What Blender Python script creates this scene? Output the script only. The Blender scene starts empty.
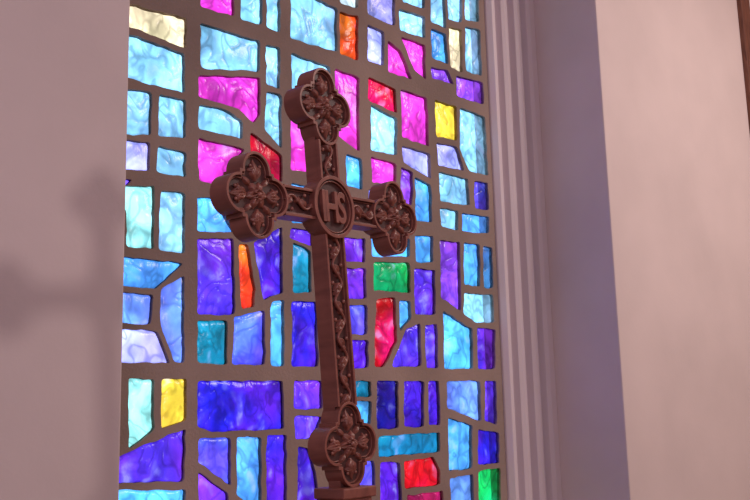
import bpy, bmesh, math, random
from mathutils import Vector, Matrix, noise
from mathutils.geometry import delaunay_2d_cdt
random.seed(7)
sc = bpy.context.scene
sc.view_settings.view_transform = 'Standard'

# ---------------------------------------------------------------- camera
F = 943.0
d1 = Vector((1030, -143, -F)).normalized()
d2 = Vector((-132, 5270, -F)).normalized()
d2 = (d2 - d1 * d2.dot(d1)).normalized()
dY = d2.cross(d1)
M = Matrix((d1, dY, d2))
CAM = Vector((0, -3.0, 1.6))
cam = bpy.data.cameras.new('camera'); camo = bpy.data.objects.new('camera', cam)
sc.collection.objects.link(camo)
camo.matrix_world = Matrix.Translation(CAM) @ M.to_4x4()
cam.sensor_width = 36; cam.lens = F / 750 * 36; cam.clip_start = 0.02
sc.camera = camo

def ray(px, py):
    return M @ Vector((px - 375, 250 - py, -F))
def at_y(px, py, y):
    d = ray(px, py); t = (y - CAM.y) / d.y
    return CAM + d * t
def to_px(p):
    q = M.transposed() @ (Vector(p) - CAM)
    return 375 + F * q.x / -q.z, 250 - F * q.y / -q.z

def lin(c):
    r = []
    for v in c:
        v = v / 255
        r.append(v / 12.92 if v <= .04045 else ((v + .055) / 1.055) ** 2.4)
    return r

# ---------------------------------------------------------------- materials
def newmat(name):
    m = bpy.data.materials.new(name); m.use_nodes = True
    nt = m.node_tree; nt.nodes.clear()
    return m, nt, nt.nodes, nt.links

def plaster(name, rgb, bump=.12, rough=.85, var=.06, scale=60):
    m, nt, N, L = newmat(name)
    out = N.new('ShaderNodeOutputMaterial'); b = N.new('ShaderNodeBsdfPrincipled')
    tc = N.new('ShaderNodeTexCoord'); n1 = N.new('ShaderNodeTexNoise'); n2 = N.new('ShaderNodeTexNoise')
    n1.inputs['Scale'].default_value = 2.0; n1.inputs['Detail'].default_value = 4
    n2.inputs['Scale'].default_value = scale; n2.inputs['Detail'].default_value = 5
    L.new(tc.outputs['Object'], n1.inputs['Vector']); L.new(tc.outputs['Object'], n2.inputs['Vector'])
    cr = N.new('ShaderNodeValToRGB'); c = lin(rgb)
    cr.color_ramp.elements[0].position = .3; cr.color_ramp.elements[1].position = .7
    cr.color_ramp.elements[0].color = [x * (1 - var) for x in c] + [1]
    cr.color_ramp.elements[1].color = [min(1, x * (1 + var)) for x in c] + [1]
    L.new(n1.outputs['Fac'], cr.inputs['Fac']); L.new(cr.outputs['Color'], b.inputs['Base Color'])
    bp = N.new('ShaderNodeBump'); bp.inputs['Strength'].default_value = bump; bp.inputs['Distance'].default_value = .004
    L.new(n2.outputs['Fac'], bp.inputs['Height']); L.new(bp.outputs['Normal'], b.inputs['Normal'])
    b.inputs['Roughness'].default_value = rough
    L.new(b.outputs[0], out.inputs[0])
    return m

def wood(name, c1, c2, rough=.45, axis_scale=(30, 30, 3)):
    m, nt, N, L = newmat(name)
    out = N.new('ShaderNodeOutputMaterial'); b = N.new('ShaderNodeBsdfPrincipled')
    tc = N.new('ShaderNodeTexCoord'); mp = N.new('ShaderNodeMapping'); mp.inputs['Scale'].default_value = axis_scale
    n1 = N.new('ShaderNodeTexNoise'); n1.inputs['Scale'].default_value = 3; n1.inputs['Detail'].default_value = 6
    n1.inputs['Distortion'].default_value = .6
    L.new(tc.outputs['Object'], mp.inputs['Vector']); L.new(mp.outputs[0], n1.inputs['Vector'])
    cr = N.new('ShaderNodeValToRGB')
    cr.color_ramp.elements[0].position = .3; cr.color_ramp.elements[1].position = .7
    cr.color_ramp.elements[0].color = lin(c1) + [1]; cr.color_ramp.elements[1].color = lin(c2) + [1]
    L.new(n1.outputs['Fac'], cr.inputs['Fac']); L.new(cr.outputs['Color'], b.inputs['Base Color'])
    bp = N.new('ShaderNodeBump'); bp.inputs['Strength'].default_value = .25; bp.inputs['Distance'].default_value = .001
    L.new(n1.outputs['Fac'], bp.inputs['Height']); L.new(bp.outputs['Normal'], b.inputs['Normal'])
    b.inputs['Roughness'].default_value = rough
    L.new(b.outputs[0], out.inputs[0])
    return m

MW = plaster('wall_plaster', (218, 202, 198))
MT = plaster('trim_paint', (216, 203, 206), bump=.05, rough=.5, var=.03)
MG = plaster('grout_concrete', (148, 128, 118), bump=.6, rough=.9, var=.25, scale=90)
MF = wood('floor_wood', (90, 60, 45), (130, 95, 70), .4, (3, 30, 30))
MWD = wood('cross_wood', (120, 68, 58), (150, 90, 76), .40, (14, 14, 3))
MWDD = wood('cross_wood_shade', (62, 33, 32), (84, 47, 44), .5, (14, 14, 3))
MWD2 = wood('dark_wood', (90, 52, 40), (125, 78, 60), .5)

def glass_mat():
    m, nt, N, L = newmat('stained_glass')
    out = N.new('ShaderNodeOutputMaterial')
    at = N.new('ShaderNodeAttribute'); at.attribute_name = 'Col'
    tc = N.new('ShaderNodeTexCoord')
    mp = N.new('ShaderNodeMapping'); mp.inputs['Scale'].default_value = (1.0, 1.0, .8); mp.inputs['Rotation'].default_value = (0, .25, 0)
    L.new(tc.outputs['Object'], mp.inputs['Vector'])
    def noi(scale, det, dist, off=0.0):
        n = N.new('ShaderNodeTexNoise'); n.noise_dimensions = '4D'; n.inputs['W'].default_value = off
        n.inputs['Scale'].default_value = scale
        n.inputs['Detail'].default_value = det; n.inputs['Distortion'].default_value = dist
        L.new(mp.outputs[0], n.inputs['Vector']); return n
    def mr(src, a, b, c, d):
        r = N.new('ShaderNodeMapRange'); r.interpolation_type = 'SMOOTHSTEP'
        for i, v in enumerate((a, b, c, d)): r.inputs[i + 1].default_value = v
        L.new(src, r.inputs[0]); return r.outputs[0]
    def op(o, a, b=None):
        q = N.new('ShaderNodeMath'); q.operation = o; L.new(a, q.inputs[0])
        if b is not None:
            if isinstance(b, float): q.inputs[1].default_value = b
            else: L.new(b, q.inputs[1])
        return q.outputs[0]
    n1 = noi(7, 2, .5); n2 = noi(9, 1.5, 1.3, 3.1); n3 = noi(24, 3, .4, 7.7); nd = noi(5, 2, 0, 1.7)
    crease = mr(op('ABSOLUTE', op('SUBTRACT', n2.outputs['Fac'], .5)), 0, .075, .66, 1.05)   # cast folds in the slab
    crease2 = mr(op('ABSOLUTE', op('SUBTRACT', n1.outputs['Fac'], .56)), 0, .04, .84, 1.0)
    lumps = mr(n1.outputs['Fac'], .33, .68, .62, 1.5)
    fine = mr(n3.outputs['Fac'], .32, .68, .86, 1.14)
    fac = op('MULTIPLY', op('MULTIPLY', op('MULTIPLY', crease, lumps), fine), crease2)
    hs = N.new('ShaderNodeHueSaturation'); L.new(at.outputs['Color'], hs.inputs['Color'])
    L.new(mr(nd.outputs['Fac'], .35, .65, .487, .512), hs.inputs['Hue'])
    sc1 = N.new('ShaderNodeVectorMath'); sc1.operation = 'SCALE'
    L.new(hs.outputs['Color'], sc1.inputs[0]); L.new(fac, sc1.inputs['Scale'])
    # thin (paler) zones of the cast slab
    thin = op('MULTIPLY', mr(n2.outputs['Fac'], .58, .72, 0, .34), mr(n3.outputs['Fac'], .42, .6, .3, 1.0))
    mx = N.new('ShaderNodeMix'); mx.data_type = 'RGBA'
    L.new(thin, mx.inputs['Factor']); L.new(sc1.outputs[0], mx.inputs['A'])
    mx.inputs['B'].default_value = (.34, .36, .72, 1)
    tr = N.new('ShaderNodeBsdfTransparent'); L.new(mx.outputs['Result'], tr.inputs['Color'])
    gl = N.new('ShaderNodeBsdfGlossy'); gl.inputs['Roughness'].default_value = .25
    bp = N.new('ShaderNodeBump'); bp.inputs['Strength'].default_value = .5; bp.inputs['Distance'].default_value = .008
    L.new(fac, bp.inputs['Height']); L.new(bp.outputs['Normal'], gl.inputs['Normal'])
    ms = N.new('ShaderNodeMixShader'); ms.inputs[0].default_value = .04
    L.new(tr.outputs[0], ms.inputs[1]); L.new(gl.outputs[0], ms.inputs[2]); L.new(ms.outputs[0], out.inputs[0])
    return m
MGL = glass_mat()

def link(o, parent=None):
    sc.collection.objects.link(o)
    if parent: o.parent = parent
    return o
def mesh_obj(name, bm, mat, parent=None, smooth=False):
    me = bpy.data.meshes.new(name); bmesh.ops.recalc_face_normals(bm, faces=bm.faces)
    bm.to_mesh(me); bm.free()
    me.materials.append(mat)
    if smooth:
        for p in me.polygons: p.use_smooth = True
    return link(bpy.data.objects.new(name, me), parent)
def box(bm, x0, x1, y0, y1, z0, z1, mtx=None):
    vs = [Vector((x, y, z)) for x in (x0, x1) for y in (y0, y1) for z in (z0, z1)]
    if mtx: vs = [mtx @ v for v in vs]
    v = [bm.verts.new(p) for p in vs]
    for f in ((0,1,3,2),(4,6,7,5),(0,4,5,1),(2,3,7,6),(0,2,6,4),(1,5,7,3)):
        bm.faces.new([v[i] for i in f])
def box_obj(name, a, mat, parent=None, bev=0):
    bm = bmesh.new(); box(bm, *a); o = mesh_obj(name, bm, mat, parent)
    if bev:
        md = o.modifiers.new('bev', 'BEVEL'); md.width = bev; md.segments = 2
    return o

# ---------------------------------------------------------------- room
H = 4.9
XREV = at_y(545, 250, -.09).x
d = ray(613, 250); tt = (XREV - CAM.x) / d.x
YF = (CAM + d * tt).y           # front plane of the walls
XWL = at_y(125, 250, YF).x      # left jamb
XWR = at_y(500, 372, 0).x       # right end of glass
ZB, ZT = .75, 4.35
box_obj('wall_left', (-3, XWL, YF, .35, 0, H), MW, bev=.006)
box_obj('wall_right', (XREV, 8, YF, .35, 0, H), MW, bev=.006)
box_obj('wall_sill', (XWL, XREV, YF, .35, 0, ZB), MW)
box_obj('wall_lintel', (XWL, XREV, YF, .35, ZT, H), MW)
box_obj('wall_back', (-3, 8, -7.2, -7, 0, H), MW)
box_obj('wall_west', (-3.2, -3, -7.2, .35, 0, H), MW)
box_obj('wall_east', (8, 8.2, -7.2, .35, 0, H), MW)
box_obj('floor', (-3.2, 8.2, -7.2, .35, -.1, 0), MF)
box_obj('ceiling', (-3.2, 8.2, -7.2, .35, H, H + .1), MW)

# moulded casing, right: stepped profile (x fraction, y)
def casing(name, xa, xb, mirror=False):
    W = xb - xa
    prof = [(0,.03),(0,-.02),(.07,-.045),(.15,-.045),(.18,-.020),(.24,-.020),(.27,-.055),(.33,-.065),(.41,-.065),
            (.44,-.040),(.50,-.040),(.53,-.08),(.60,-.088),(.67,-.088),(.70,-.06),(.76,-.06),(.79,-.10),(.86,-.11),(1,-.11),(1,.03)]
    bm = bmesh.new(); lo = []; hi = []
    for fx, y in prof:
        x = xa + fx * W if not mirror else xb - fx * W
        lo.append(bm.verts.new((x, y, ZB))); hi.append(bm.verts.new((x, y, ZT)))
    n = len(prof)
    for i in range(n):
        bm.faces.new((lo[i], lo[(i+1) % n], hi[(i+1) % n], hi[i]))
    bm.faces.new(lo); bm.faces.new(hi)
    o = mesh_obj(name, bm, MT)
    md = o.modifiers.new('bev', 'BEVEL'); md.width = .003; md.segments = 2
casing('trim_1', XWR, XREV)
casing('trim_2', XWL, XWL + .09, True)

# wooden upright further along the right wall
xa = at_y(743, 20, YF - .03).x
box_obj('trim_3', (xa, xa + .12, YF - .03, YF, 0, H), MWD2, bev=.004)

# ---------------------------------------------------------------- stained glass
WH=(215,238,246); PC=(138,206,246); CY=(76,160,238); LB=(102,140,240); LV=(160,162,248); BL=(74,80,230)
VI=(98,46,216); IN=(64,28,188); DI=(38,18,122); MA=(225,55,196); RD=(192,15,62); OR=(238,88,30); YE=(245,208,64)
CR=(240,222,175); TE=(16,120,158); GR=(10,150,80); TG=(150,230,226); PU=(134,66,220); DR=(130,15,70)
P = [
 (CR,[(133,3),(185,20),(184,48),(134,22)]),
 (PC,[(134,32),(182,55),(182,92),(140,82),(133,72)]),
 (PC,[(124,88),(149,93),(149,135),(124,133)]),
 (PC,[(158,96),(184,102),(183,138),(157,135)]),
 (LV,[(123,140),(148,144),(147,170),(123,167)]),
 (PC,[(157,148),(184,153),(183,177),(156,172)]),
 (VI,[(123,180),(130,181),(123,200)]),
 (TG,[(134,186),(152,188),(151,248),(126,246),(126,215)]),
 (PC,[(160,192),(183,195),(182,253),(158,250)]),
 (CY,[(122,256),(181,264),(153,288),(122,284)]),
 (LB,[(122,292),(151,296),(149,324),(122,321)]),
 (LB,[(160,290),(182,278),(182,362),(173,361),(160,322)]),
 (LV,[(122,330),(155,332),(168,362),(122,362)]),
 (TG,[(128,380),(152,380),(152,430),(128,448)]),
 (YE,[(161,380),(184,380),(184,420),(160,428)]),
 (VI,[(122,462),(183,430),(182,480),(123,482)]),
 (CY,[(124,491),(183,491),(183,520),(124,520)]),
 (MA,[(200,-5),(232,-5),(232,16),(200,7)]),
 (PC,[(241,-5),(260,-5),(260,25),(240,19)]),
 (PC,[(266,-5),(278,-5),(278,32),(266,28)]),
 (PC,[(200,25),(258,43),(257,71),(200,68)]),
 (PC,[(265,46),(278,50),(277,88),(266,84)]),
 (MA,[(198,77),(258,79),(258,115),(252,123),(236,108),(198,97)]),
 (PC,[(198,106),(225,112),(240,122),(240,138),(198,129)]),
 (PC,[(266,93),(279,96),(280,148),(264,130)]),
 (RD,[(250,134),(280,156),(280,182),(266,172),(250,152)]),
 (MA,[(198,140),(242,150),(228,170),(215,183),(198,179)]),
 (CY,[(197,198),(215,200),(232,232),(197,230)]),
 (VI,[(197,240),(231,240),(233,314),(197,314)]),
 (OR,[(238,246),(246,246),(253,290),(252,306),(240,308)]),
 (IN,[(253,244),(280,228),(281,292),(262,299)]),
 (TE,[(197,322),(225,322),(225,363),(197,363)]),
 (BL,[(233,318),(262,312),(263,364),(232,364)]),
 (CY,[(270,303),(282,301),(282,365),(270,365)]),
 (IN,[(197,382),(281,382),(281,428),(210,431),(197,426)]),
 (BL,[(198,440),(228,439),(229,484),(198,462)]),
 (CY,[(236,438),(259,438),(259,504),(236,494)]),
 (IN,[(266,436),(284,436),(284,510),(266,510)]),
 (VI,[(198,474),(226,494),(226,512),(198,512)]),
 (PC,[(290,-3),(335,10),(335,52),(290,38)]),
 (OR,[(339,14),(356,18),(356,60),(339,54)]),
 (WH,[(335,-8),(356,-8),(356,8),(340,4)]),
 (PC,[(291,55),(328,68),(328,100),(291,90)]),
 (MA,[(334,70),(357,78),(357,150),(345,142),(334,132)]),
 (MA,[(290,98),(328,108),(328,172),(290,170)]),
 (CY,[(345,155),(360,160),(360,190),(346,185)]),
 (CY,[(290,185),(325,190),(325,225),(290,222)]),
 (TE,[(292,243),(309,252),(309,292),(292,292)]),
 (IN,[(291,303),(315,303),(316,366),(291,366)]),
 (VI,[(290,229),(311,232),(311,246),(290,238)]),
 (VI,[(317,237),(363,240),(363,262),(317,258)]),
 (VI,[(317,268),(364,270),(364,298),(317,298)]),
 (BL,[(322,305),(365,307),(365,334),(322,333)]),
 (IN,[(323,341),(366,341),(366,367),(323,367)]),
 (VI,[(293,382),(320,382),(320,408),(293,408)]),
 (VI,[(294,417),(320,417),(312,437),(294,438)]),
 (TE,[(330,382),(369,382),(369,396),(330,396)]),
 (CY,[(332,402),(369,402),(369,424),(332,424)]),
 (IN,[(297,447),(308,450),(322,512),(296,512)]),
 (IN,[(330,432),(370,432),(370,455),(330,452)]),
 (BL,[(330,462),(372,462),(373,492),(330,490)]),
 (LV,[(367,-8),(393,-5),(393,26),(367,15)]),
 (LV,[(367,26),(382,33),(382,66),(367,61)]),
 (MA,[(387,42),(399,52),(410,79),(387,72)]),
 (MA,[(400,38),(423,46),(424,79),(413,70)]),
 (PC,[(398,10),(423,18),(423,38),(399,30)]),
 (PC,[(402,-8),(423,-8),(423,9),(402,2)]),
 (PC,[(430,-6),(443,-6),(444,28),(430,22)]),
 (CY,[(430,30),(444,35),(446,64),(431,58)]),
 (CR,[(448,28),(460,31),(461,72),(449,67)]),
 (PC,[(447,-8),(460,-8),(460,22),(447,19)]),
 (PC,[(464,-8),(476,-8),(477,22),(464,20)]),
 (PC,[(464,28),(478,31),(480,76),(465,71)]),
 (PU,[(430,68),(446,72),(452,84),(431,78)]),
 (PU,[(455,77),(481,84),(482,104),(456,96)]),
 (RD,[(367,79),(394,90),(395,113),(367,100)]),
 (PC,[(370,106),(395,120),(395,155),(370,150)]),
 (MA,[(400,91),(425,99),(427,146),(401,137)]),
 (YE,[(434,101),(455,108),(455,140),(435,136)]),
 (PC,[(459,109),(483,118),(486,175),(468,171),(459,150)]),
 (LV,[(436,144),(456,148),(462,170),(437,165)]),
 (MA,[(370,158),(394,165),(394,184),(371,182)]),
 (LV,[(401,147),(428,155),(429,178),(402,162)]),
 (PU,[(400,168),(411,173),(410,205),(400,200)]),
 (CY,[(414,178),(429,186),(430,222),(415,220)]),
 (PC,[(438,173),(466,180),(468,205),(439,201)]),
 (BL,[(473,182),(486,184),(487,210),(474,208)]),
 (PC,[(439,209),(456,212),(456,230),(440,226)]),
 (CY,[(461,214),(487,218),(487,233),(461,231)]),
 (BL,[(368,190),(394,194),(410,214),(410,230),(368,228)]),
 (CY,[(370,236),(408,240),(408,256),(371,256)]),
 (GR,[(373,263),(408,264),(408,292),(373,290)]),
 (CY,[(414,237),(431,237),(431,262),(415,262)]),
 (VI,[(413,269),(433,271),(433,314),(414,314)]),
 (RD,[(376,300),(393,298),(395,340),(382,366),(374,366),(374,325)]),
 (CY,[(398,302),(408,302),(409,318),(399,330)]),
 (VI,[(405,330),(418,324),(419,366),(391,366)]),
 (VI,[(424,326),(435,326),(436,367),(425,367)]),
 (PU,[(439,241),(458,243),(459,310),(440,298)]),
 (CY,[(463,244),(478,246),(478,286),(463,284)]),
 (CY,[(482,247),(490,248),(491,288),(483,288)]),
 (PC,[(463,294),(491,296),(492,322),(474,322),(463,314)]),
 (CY,[(442,312),(470,330),(471,368),(443,368)]),
 (VI,[(476,329),(493,330),(493,368),(477,368)]),
 (DI,[(376,382),(396,382),(396,428),(376,428)]),
 (IN,[(403,382),(422,382),(422,426),(403,426)]),
 (IN,[(427,382),(437,382),(438,424),(428,424)]),
 (TE,[(378,437),(438,433),(438,451),(378,456)]),
 (RD,[(403,462),(432,458),(438,472),(438,484),(404,488)]),
 (IN,[(379,463),(398,463),(400,512),(380,512)]),
 (DR,[(406,496),(441,492),(441,512),(406,512)]),
 (LB,[(446,382),(478,382),(479,420),(446,408)]),
 (VI,[(484,382),(494,382),(495,424),(484,420)]),
 (CY,[(447,418),(470,426),(470,468),(448,470)]),
 (IN,[(477,430),(497,434),(497,462),(477,464)]),
 (LB,[(449,479),(471,475),(472,512),(450,512)]),
 (GR,[(477,472),(498,469),(499,512),(478,512)]),
]
def shift(p):
    x, y = p
    if x <= 125 or x in (133, 134): x -= 17
    if y <= -3: y -= 10
    if y >= 504: y += 8
    return x, y
def grow(pts, dist):
    n = len(pts); A = sum(pts[i-1][0]*pts[i][1] - pts[i][0]*pts[i-1][1] for i in range(n)); s = 1 if A > 0 else -1
    out = []
    for i in range(n):
        a = Vector(pts[i-1]); b = Vector(pts[i]); c = Vector(pts[(i+1) % n])
        e1 = (b - a).normalized(); e2 = (c - b).normalized()
        m1 = Vector((e1.y, -e1.x)) * s; m2 = Vector((e2.y, -e2.x)) * s
        m = (m1 + m2).normalized(); k = min(1.6, 1 / max(.3, m.dot(m1)))
        out.append(tuple(b + m * dist * k))
    return out
polys = []
for c, pts in P:
    w = [at_y(*shift(p), 0) for p in pts]
    polys.append((c, grow([(v.x, v.z) for v in w], .0045)))
# remaining panes of the tall window (above and below)
cols = [XWL + .10]
while cols[-1] < XWR - .22: cols.append(cols[-1] + random.uniform(.14, .26))
cols.append(XWR - .01)
for i in range(len(cols) - 1):
    z = ZB + .03
    while z < ZT - .12:
        h = random.uniform(.14, .36); z2 = min(z + h, ZT - .03)
        q = [(cols[i] + .02, z), (cols[i+1] - .02, z), (cols[i+1] - .02, z2), (cols[i] + .02, z2)]
        pp = [to_px((a, 0, b)) for a, b in q]
        if all(p[1] < -24 for p in pp) or all(p[1] > 524 for p in pp) :
            polys.append((random.choice([PC, CY, LB, VI, IN, BL, VI, MA, TE, YE, RD, PC]), q))
        z = z2 + .035

def inside(p, poly):
    x, y = p; r = False; n = len(poly)
    for i in range(n):
        x1, y1 = poly[i]; x2, y2 = poly[i - 1]
        if (y1 > y) != (y2 > y) and x < (x2 - x1) * (y - y1) / (y2 - y1) + x1: r = not r
    return r
def rough_outline(pts, k):
    n = len(pts); c1 = []
    for i in range(n):           # corner cut
        a = Vector(pts[i - 1]); b = Vector(pts[i]); c = Vector(pts[(i + 1) % n])
        ra = min(.010, (a - b).length * .25); rc = min(.010, (c - b).length * .25)
        p1 = b + (a - b).normalized() * ra; p3 = b + (c - b).normalized() * rc
        c1 += [p1, (p1 + p3 + b * 1.2) / 3.2, p3]
    out = []
    n = len(c1)
    for i in range(n):
        a = c1[i]; b = c1[(i + 1) % n]; L = (b - a).length; s = max(1, int(L / .02))
        for j in range(s):
            p = a.lerp(b, j / s)
            q = noise.noise_vector(Vector((p.x * 26, p.y * 26, k * .37))) * .006
            out.append((p.x + q.x, p.y + q.y))
    return out
panes = [(c, rough_outline(p, i)) for i, (c, p) in enumerate(polys)]

V = []; E = []
def addloop(l):
    b = len(V)
    V.extend(Vector(p) for p in l); n = len(l)
    E.extend((b + i, b + (i + 1) % n) for i in range(n))
ox0, ox1, oz0, oz1 = XWL + .0, XREV - .02, ZB, ZT
addloop([(ox0, oz0), (ox1, oz0), (ox1, oz1), (ox0, oz1)])
for c, l in panes: addloop(l)
res = delaunay_2d_cdt(V, E, [], 0, 1e-5)
rv, rf = res[0], res[2]
bbs = [(min(p[0] for p in l), max(p[0] for p in l), min(p[1] for p in l), max(p[1] for p in l), l) for c, l in panes]
bm = bmesh.new(); bv = [bm.verts.new((v.x, 0, v.y)) for v in rv]
for f in rf:
    cx = sum(rv[i].x for i in f) / len(f); cz = sum(rv[i].y for i in f) / len(f)
    if any(b[0] < cx < b[1] and b[2] < cz < b[3] and inside((cx, cz), b[4]) for b in bbs): continue
    try: bm.faces.new([bv[i] for i in f])
    except ValueError: pass
for v in [v for v in bm.verts if not v.link_faces]: bm.verts.remove(v)
win = link(bpy.data.objects.new('window_1', None))
gr = mesh_obj('grout', bm, MG, win)
md = gr.modifiers.new('s', 'SOLIDIFY'); md.thickness = .022; md.offset = 0

bm = bmesh.new(); cl = bm.loops.layers.float_color.new('Col')
for c, l in panes:
    c = lin(c); k = random.uniform(.74, 1.14); c = [min(1, x * k * .78) for x in c] + [1]
    cx = sum(p[0] for p in l) / len(l); cz = sum(p[1] for p in l) / len(l)
    rings = []
    for s, y in ((1.03, .0), (.9, -.006), (.78, -.010)):
        rings.append([bm.verts.new((cx + (p[0] - cx) * s, y, cz + (p[1] - cz) * s)) for p in l])
    n = len(l)
    kk = [.5, 1.0, 1.0]
    for ri in range(2):
        a, b = rings[ri], rings[ri + 1]
        for i in range(n):
            f = bm.faces.new((a[i], a[(i+1) % n], b[(i+1) % n], b[i]))
            for lp, q in zip(f.loops, (kk[ri], kk[ri], kk[ri+1], kk[ri+1])): lp[cl] = [x * q for x in c[:3]] + [1]
    f = bm.faces.new(rings[-1])
    for lp in f.loops: lp[cl] = c
mesh_obj('glass_panes', bm, MGL, win, smooth=True)

# ---------------------------------------------------------------- carved cross
T = .036
psi = math.radians(10.5); th = math.radians(3.5); lean = math.radians(1.4)
u0 = Vector((math.cos(psi), math.sin(psi), 0)); v0 = Vector((0, 0, 1)); n0 = u0.cross(v0)
v0 = (v0 * math.cos(lean) - n0 * math.sin(lean)).normalized(); n0 = u0.cross(v0)
uu = u0 * math.cos(th) + v0 * math.sin(th); vv = v0 * math.cos(th) - u0 * math.sin(th)
C = at_y(334, 207, -1.5) - n0 * (T / 2 + .008)
MX = Matrix.Translation(C) @ Matrix((uu, vv, n0)).transposed().to_4x4()
cross = link(bpy.data.objects.new('wooden_cross', None)); cross.matrix_world = MX

AL, AT, AB = .232, .224, .500
def extr(bm, pts, w0, w1):
    a = [bm.verts.new((p[0], p[1], w0)) for p in pts]; b = [bm.verts.new((p[0], p[1], w1)) for p in pts]
    n = len(pts)
    for i in range(n): bm.faces.new((a[i], a[(i+1) % n], b[(i+1) % n], b[i]))
    bm.faces.new(a); bm.faces.new(b)
def ring(bm, o, i_, w0, w1):
    n = len(o)
    A = [bm.verts.new((*p, w0)) for p in o]; B = [bm.verts.new((*p, w1)) for p in o]
    Cc = [bm.verts.new((*p, w1)) for p in i_]; D = [bm.verts.new((*p, w0)) for p in i_]
    for k in range(n):
        m = (k + 1) % n
        for q in ((A, B), (B, Cc), (Cc, D)): bm.faces.new((q[0][k], q[0][m], q[1][m], q[1][k]))
def quatre(cx, cy, g=0.0, n=144):
    dd, rl, s = .0475, .0395 - g, .0475 - g
    out = []
    for k in range(n):
        t = 2 * math.pi * k / n; ct, st = math.cos(t), math.sin(t)
        r = s / max(abs(ct), abs(st))
        for a in range(4):
            ax, ay = dd * math.cos(a * math.pi / 2), dd * math.sin(a * math.pi / 2)
            pr = ax * ct + ay * st; disc = pr * pr - (dd * dd - rl * rl)
            if disc >= 0: r = max(r, pr + math.sqrt(disc))
        out.append((cx + r * ct, cy + r * st))
    return out
def circ(cx, cy, r, n=64): return [(cx + r * math.cos(2*math.pi*k/n), cy + r * math.sin(2*math.pi*k/n)) for k in range(n)]
LC = [(-AL, 0), (AL, 0), (0, AT), (0, -AB)]
hw = .032; F0 = T / 2 - .004; F1 = F0 + .0095
bm = bmesh.new()
extr(bm, [(-AL, -hw), (AL, -hw), (AL, hw), (-AL, hw)], -T/2, F0)
extr(bm, [(-hw, -AB - .11), (hw, -AB - .11), (hw, AT), (-hw, AT)], -T/2 + .0004, F0 - .0004)
for i, (x, y) in enumerate(LC):
    extr(bm, quatre(x, y), -T/2 - .002, F0 + .0008 + i * 1e-5)
extr(bm, circ(0, 0, .062), -T/2 - .003, F0 + .006)
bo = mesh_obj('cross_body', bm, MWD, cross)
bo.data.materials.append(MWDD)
for p in bo.data.polygons:          # sunk ground of the carving darkened, recess shade painted into the colour
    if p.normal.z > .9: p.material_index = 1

bm = bmesh.new()
for x, y in LC:
    ring(bm, quatre(x, y, .000), quatre(x, y, .0058), F0, F1 + .002)
    ring(bm, quatre(x, y, .0080), quatre(x, y, .0100), F0, F0 + .005)
ring(bm, circ(0, 0, .068), circ(0, 0, .060), -F0 * .5, F1 + .006)
ring(bm, circ(0, 0, .057), circ(0, 0, .0545), F0, F1 + .003)
r_ = .078
for s in (-1, 1):
    e = s * hw; a, b = sorted((e, e - s * .0060))
    box(bm, -AL + r_, -.058, a, b, F0 - .002, F1); box(bm, .058, AL - r_, a, b, F0 - .002, F1)
    box(bm, a, b, .058, AT - r_, F0 - .002, F1); box(bm, a, b, -AB + r_, -.058, F0 - .002, F1)
    a, b = sorted((e - s * .0080, e - s * .0094))
    box(bm, -AL + r_, -.06, a, b, F0 - .002, F0 + .004); box(bm, .06, AL - r_, a, b, F0 - .002, F0 + .004)
    box(bm, a, b, .06, AT - r_, F0 - .002, F0 + .004); box(bm, a, b, -AB + r_, -.06, F0 - .002, F0 + .004)
o = mesh_obj('cross_rims', bm, MWD, cross)
md = o.modifiers.new('b', 'BEVEL'); md.width = .0015; md.segments = 2; md.limit_method = 'ANGLE'

bm = bmesh.new()
HS = 1.6
def leaf(cx, cy, ang, ln, wd, h=.006, curl=0.0, w=F0, serr=3):
    n = 12; rows = []; h *= HS
    x, y, a = cx, cy, ang
    for i in range(n + 1):
        t = i / n
        ww = wd * math.sin(math.pi * min(1, t * .93 + .07)) ** .8 * (.78 + .22 * abs(math.cos(t * serr * math.pi)))
        if i == n: ww = .0002
        nx, ny = -math.sin(a), math.cos(a)
        hh = h * (.35 + .65 * math.sin(math.pi * min(1, t + .1)))
        rows.append([bm.verts.new((x + nx * ww * q, y + ny * ww * q, w + hh * k)) for q, k in
                     ((-1, -.3), (-.8, .62), (-.4, .9), (0, .30), (.4, .9), (.8, .62), (1, -.3))])
        x += math.cos(a) * ln / n; y += math.sin(a) * ln / n; a += curl / n
    for r, s in zip(rows, rows[1:]):
        for k in range(6): bm.faces.new((r[k], r[k+1], s[k+1], s[k]))
def tube(pts, r, w):
    rings = []
    for i, p in enumerate(pts):
        a = Vector(pts[max(0, i-1)]); b = Vector(pts[min(len(pts)-1, i+1)]); t = (b - a).normalized()
        rings.append([bm.verts.new((p[0] - t.y * r * math.cos(k*math.pi/4), p[1] + t.x * r * math.cos(k*math.pi/4), w + r * 1.3 * math.sin(k*math.pi/4))) for k in range(8)])
    for a, b in zip(rings, rings[1:]):
        for k in range(8): bm.faces.new((a[k], a[(k+1) % 8], b[(k+1) % 8], b[k]))
def ball(cx, cy, r, w=F0):
    bmesh.ops.create_uvsphere(bm, u_segments=12, v_segments=8, radius=r, matrix=Matrix.Translation((cx, cy, w)) @ Matrix.Diagonal((1, 1, .8, 1)))
pi = math.pi
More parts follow.
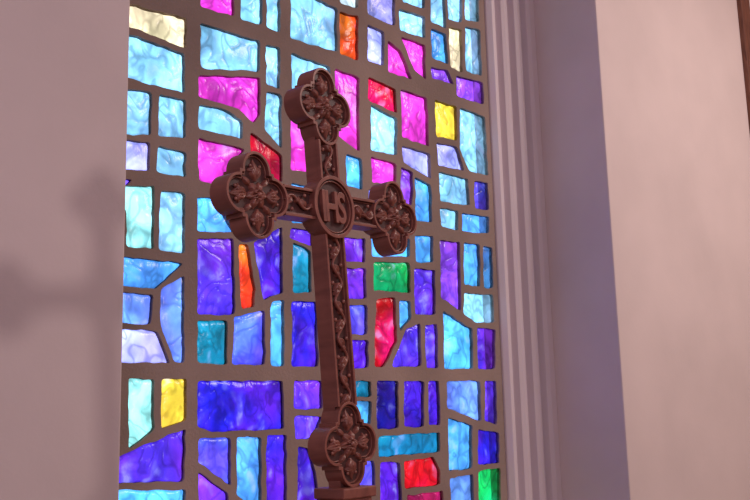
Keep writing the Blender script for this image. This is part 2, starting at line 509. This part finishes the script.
def vine(p0, p1, waves):
    p0 = Vector(p0); p1 = Vector(p1); dvec = (p1 - p0); L = dvec.length; t = dvec / L; nn = Vector((-t.y, t.x)); a0 = math.atan2(t.y, t.x)
    N_ = int(waves * 16); pts = [p0 + t * L * i / N_ + nn * .013 * math.sin(i / N_ * waves * 2 * pi) for i in range(N_ + 1)]
    tube([tuple(p) for p in pts], .0028, F0 + .006)
    for k in range(int(waves * 2)):
        c = (k + .5) / (waves * 2); s = 1 if k % 2 == 0 else -1
        b = p0 + t * L * c
        q = b + nn * .010 * s
        leaf(q.x, q.y, a0 - s * 1.25, .028, .0074, .008, curl=s * 1.5)
        leaf(q.x, q.y, a0 - s * .45, .030, .0066, .0075, curl=-s * 1.1)
        leaf(q.x - t.x*.012, q.y - t.y*.012, a0 - s * 2.2, .023, .0062, .0075, curl=-s * 1.3)
        g = b - nn * .0160 * s
        ball(g.x, g.y, .0045, F0 + .005)
vine((0, -.066), (0, -AB + .082), 4.5)
vine((0, .066), (0, AT - .078), 1.0)
vine((-.066, 0), (-AL + .08, 0), 1.0)
vine((.066, 0), (AL - .08, 0), 1.0)
for cx, cy in LC:
    for k in range(6):
        leaf(cx + .006*math.cos(k*pi/3), cy + .006*math.sin(k*pi/3), k * pi / 3, .024, .0092, .009, curl=.5)
    for k in range(6):
        a = k * pi / 3 + pi / 6
        leaf(cx + .004*math.cos(a), cy + .004*math.sin(a), a, .015, .0060, .012, curl=-.4)
    ball(cx, cy, .0060, F0 + .013)
    for k in range(4):
        a = k * pi / 2; ca, sa = math.cos(a), math.sin(a)
        bx, by = cx + ca * .028, cy + sa * .028
        leaf(bx, by, a, .044, .0085, .008, curl=.15, serr=4)
        d4 = a + pi / 4              # leaf running into the pointed cusp between foils
        leaf(cx + .026*math.cos(d4), cy + .026*math.sin(d4), d4, .026, .0060, .0075, curl=.1)
        for s in (-1, 1):
            leaf(bx + ca*.004, by + sa*.004, a + s * .75, .032, .0080, .0085, curl=-s * 1.6)
            leaf(bx + ca*.018 , by + sa*.018, a + s * .9, .021, .0062, .0075, curl=s * 1.3)
            ball(bx + ca*.030 - sa*s*.013, by + sa*.030 + ca*s*.013, .0038, F0 + .005)
mesh_obj('carved_foliage', bm, MWD, cross, smooth=True)

# IHS monogram
cu = bpy.data.curves.new('ihs', 'FONT'); cu.body = 'IHS'; cu.size = .066; cu.extrude = .0045; cu.bevel_depth = .0008
cu.align_x = 'CENTER'; cu.align_y = 'CENTER'; cu.space_character = .82; cu.offset = .0008
to = bpy.data.objects.new('tmp', cu); sc.collection.objects.link(to)
bpy.context.view_layer.update()
me = bpy.data.meshes.new_from_object(to.evaluated_get(bpy.context.evaluated_depsgraph_get()))
bpy.data.objects.remove(to)
xs = [v.co.x for v in me.vertices]; ys = [v.co.y for v in me.vertices]
me.transform(Matrix.Translation((0, 0, F0 + .009)) @ Matrix.Diagonal((.078 / (max(xs) - min(xs)), .070 / (max(ys) - min(ys)), 1, 1)) @ Matrix.Translation((-(max(xs) + min(xs)) / 2, -(max(ys) + min(ys)) / 2, 0)))
me.materials.clear(); me.materials.append(MWD)
link(bpy.data.objects.new('ihs_monogram', me), cross)

# stepped base + tall pedestal (upright, below the cross)
foot = MX @ Vector((0, -AB - .086, 0)); zt = foot.z
R = Matrix.Translation((foot.x, foot.y, 0)) @ Matrix.Rotation(psi, 4, 'Z')
inv = MX.inverted()
bm = bmesh.new(); z = zt
for hx, hy, h in ((.055, .04, .022), (.047, .034, .03), (.075, .055, .03), (.11, .085, .035)):
    box(bm, -hx, hx, -hy, hy, z - h, z, inv @ R); z -= h
o = mesh_obj('stepped_base', bm, MWD, cross)
md = o.modifiers.new('b', 'BEVEL'); md.width = .003; md.segments = 2
bm = bmesh.new(); z -= .001
box(bm, -.2, .2, -.17, .17, z - .035, z, R); box(bm, -.18, .18, -.15, .15, z - .06, z - .035, R)
box(bm, -.155, .155, -.13, .13, .12, z - .06, R); box(bm, -.18, .18, -.155, .155, .05, .12, R); box(bm, -.2, .2, -.17, .17, 0, .05, R)
o = mesh_obj('wooden_pedestal', bm, MWD2)
md = o.modifiers.new('b', 'BEVEL'); md.width = .004; md.segments = 2

# ---------------------------------------------------------------- light
w = bpy.data.worlds.new('sky'); sc.world = w; w.use_nodes = True
w.node_tree.nodes['Background'].inputs[0].default_value = (.86, .90, 1, 1)
w.node_tree.nodes['Background'].inputs[1].default_value = 2.7
def arealight(name, loc, tgt, size, e, col):
    l = bpy.data.lights.new(name, 'AREA'); l.shape = 'DISK'; l.size = size; l.energy = e; l.color = col
    o = link(bpy.data.objects.new(name, l)); o.location = loc
    o.rotation_euler = (Vector(tgt) - Vector(loc)).to_track_quat('-Z', 'Y').to_euler()
Wp = at_y(106, 298, YF)
Lp = C + (C - Wp) * 4.4
arealight('spot_lamp', Lp, C, .34, 38, (1, .82, .80))
arealight('ceiling_fill', (4.9, -3.2, H - .1), (4.9, -2.6, 0), 1.2, 125, (1, .82, .76))  # added warm fill from above, not a known fixture
arealight('side_fill', (-1.5, -4.6, 3.6), (2.9, -.6, 2.0), 1.0, 34, (.76, .68, 1))  # added lavender fill, tints the left wall and the reveal
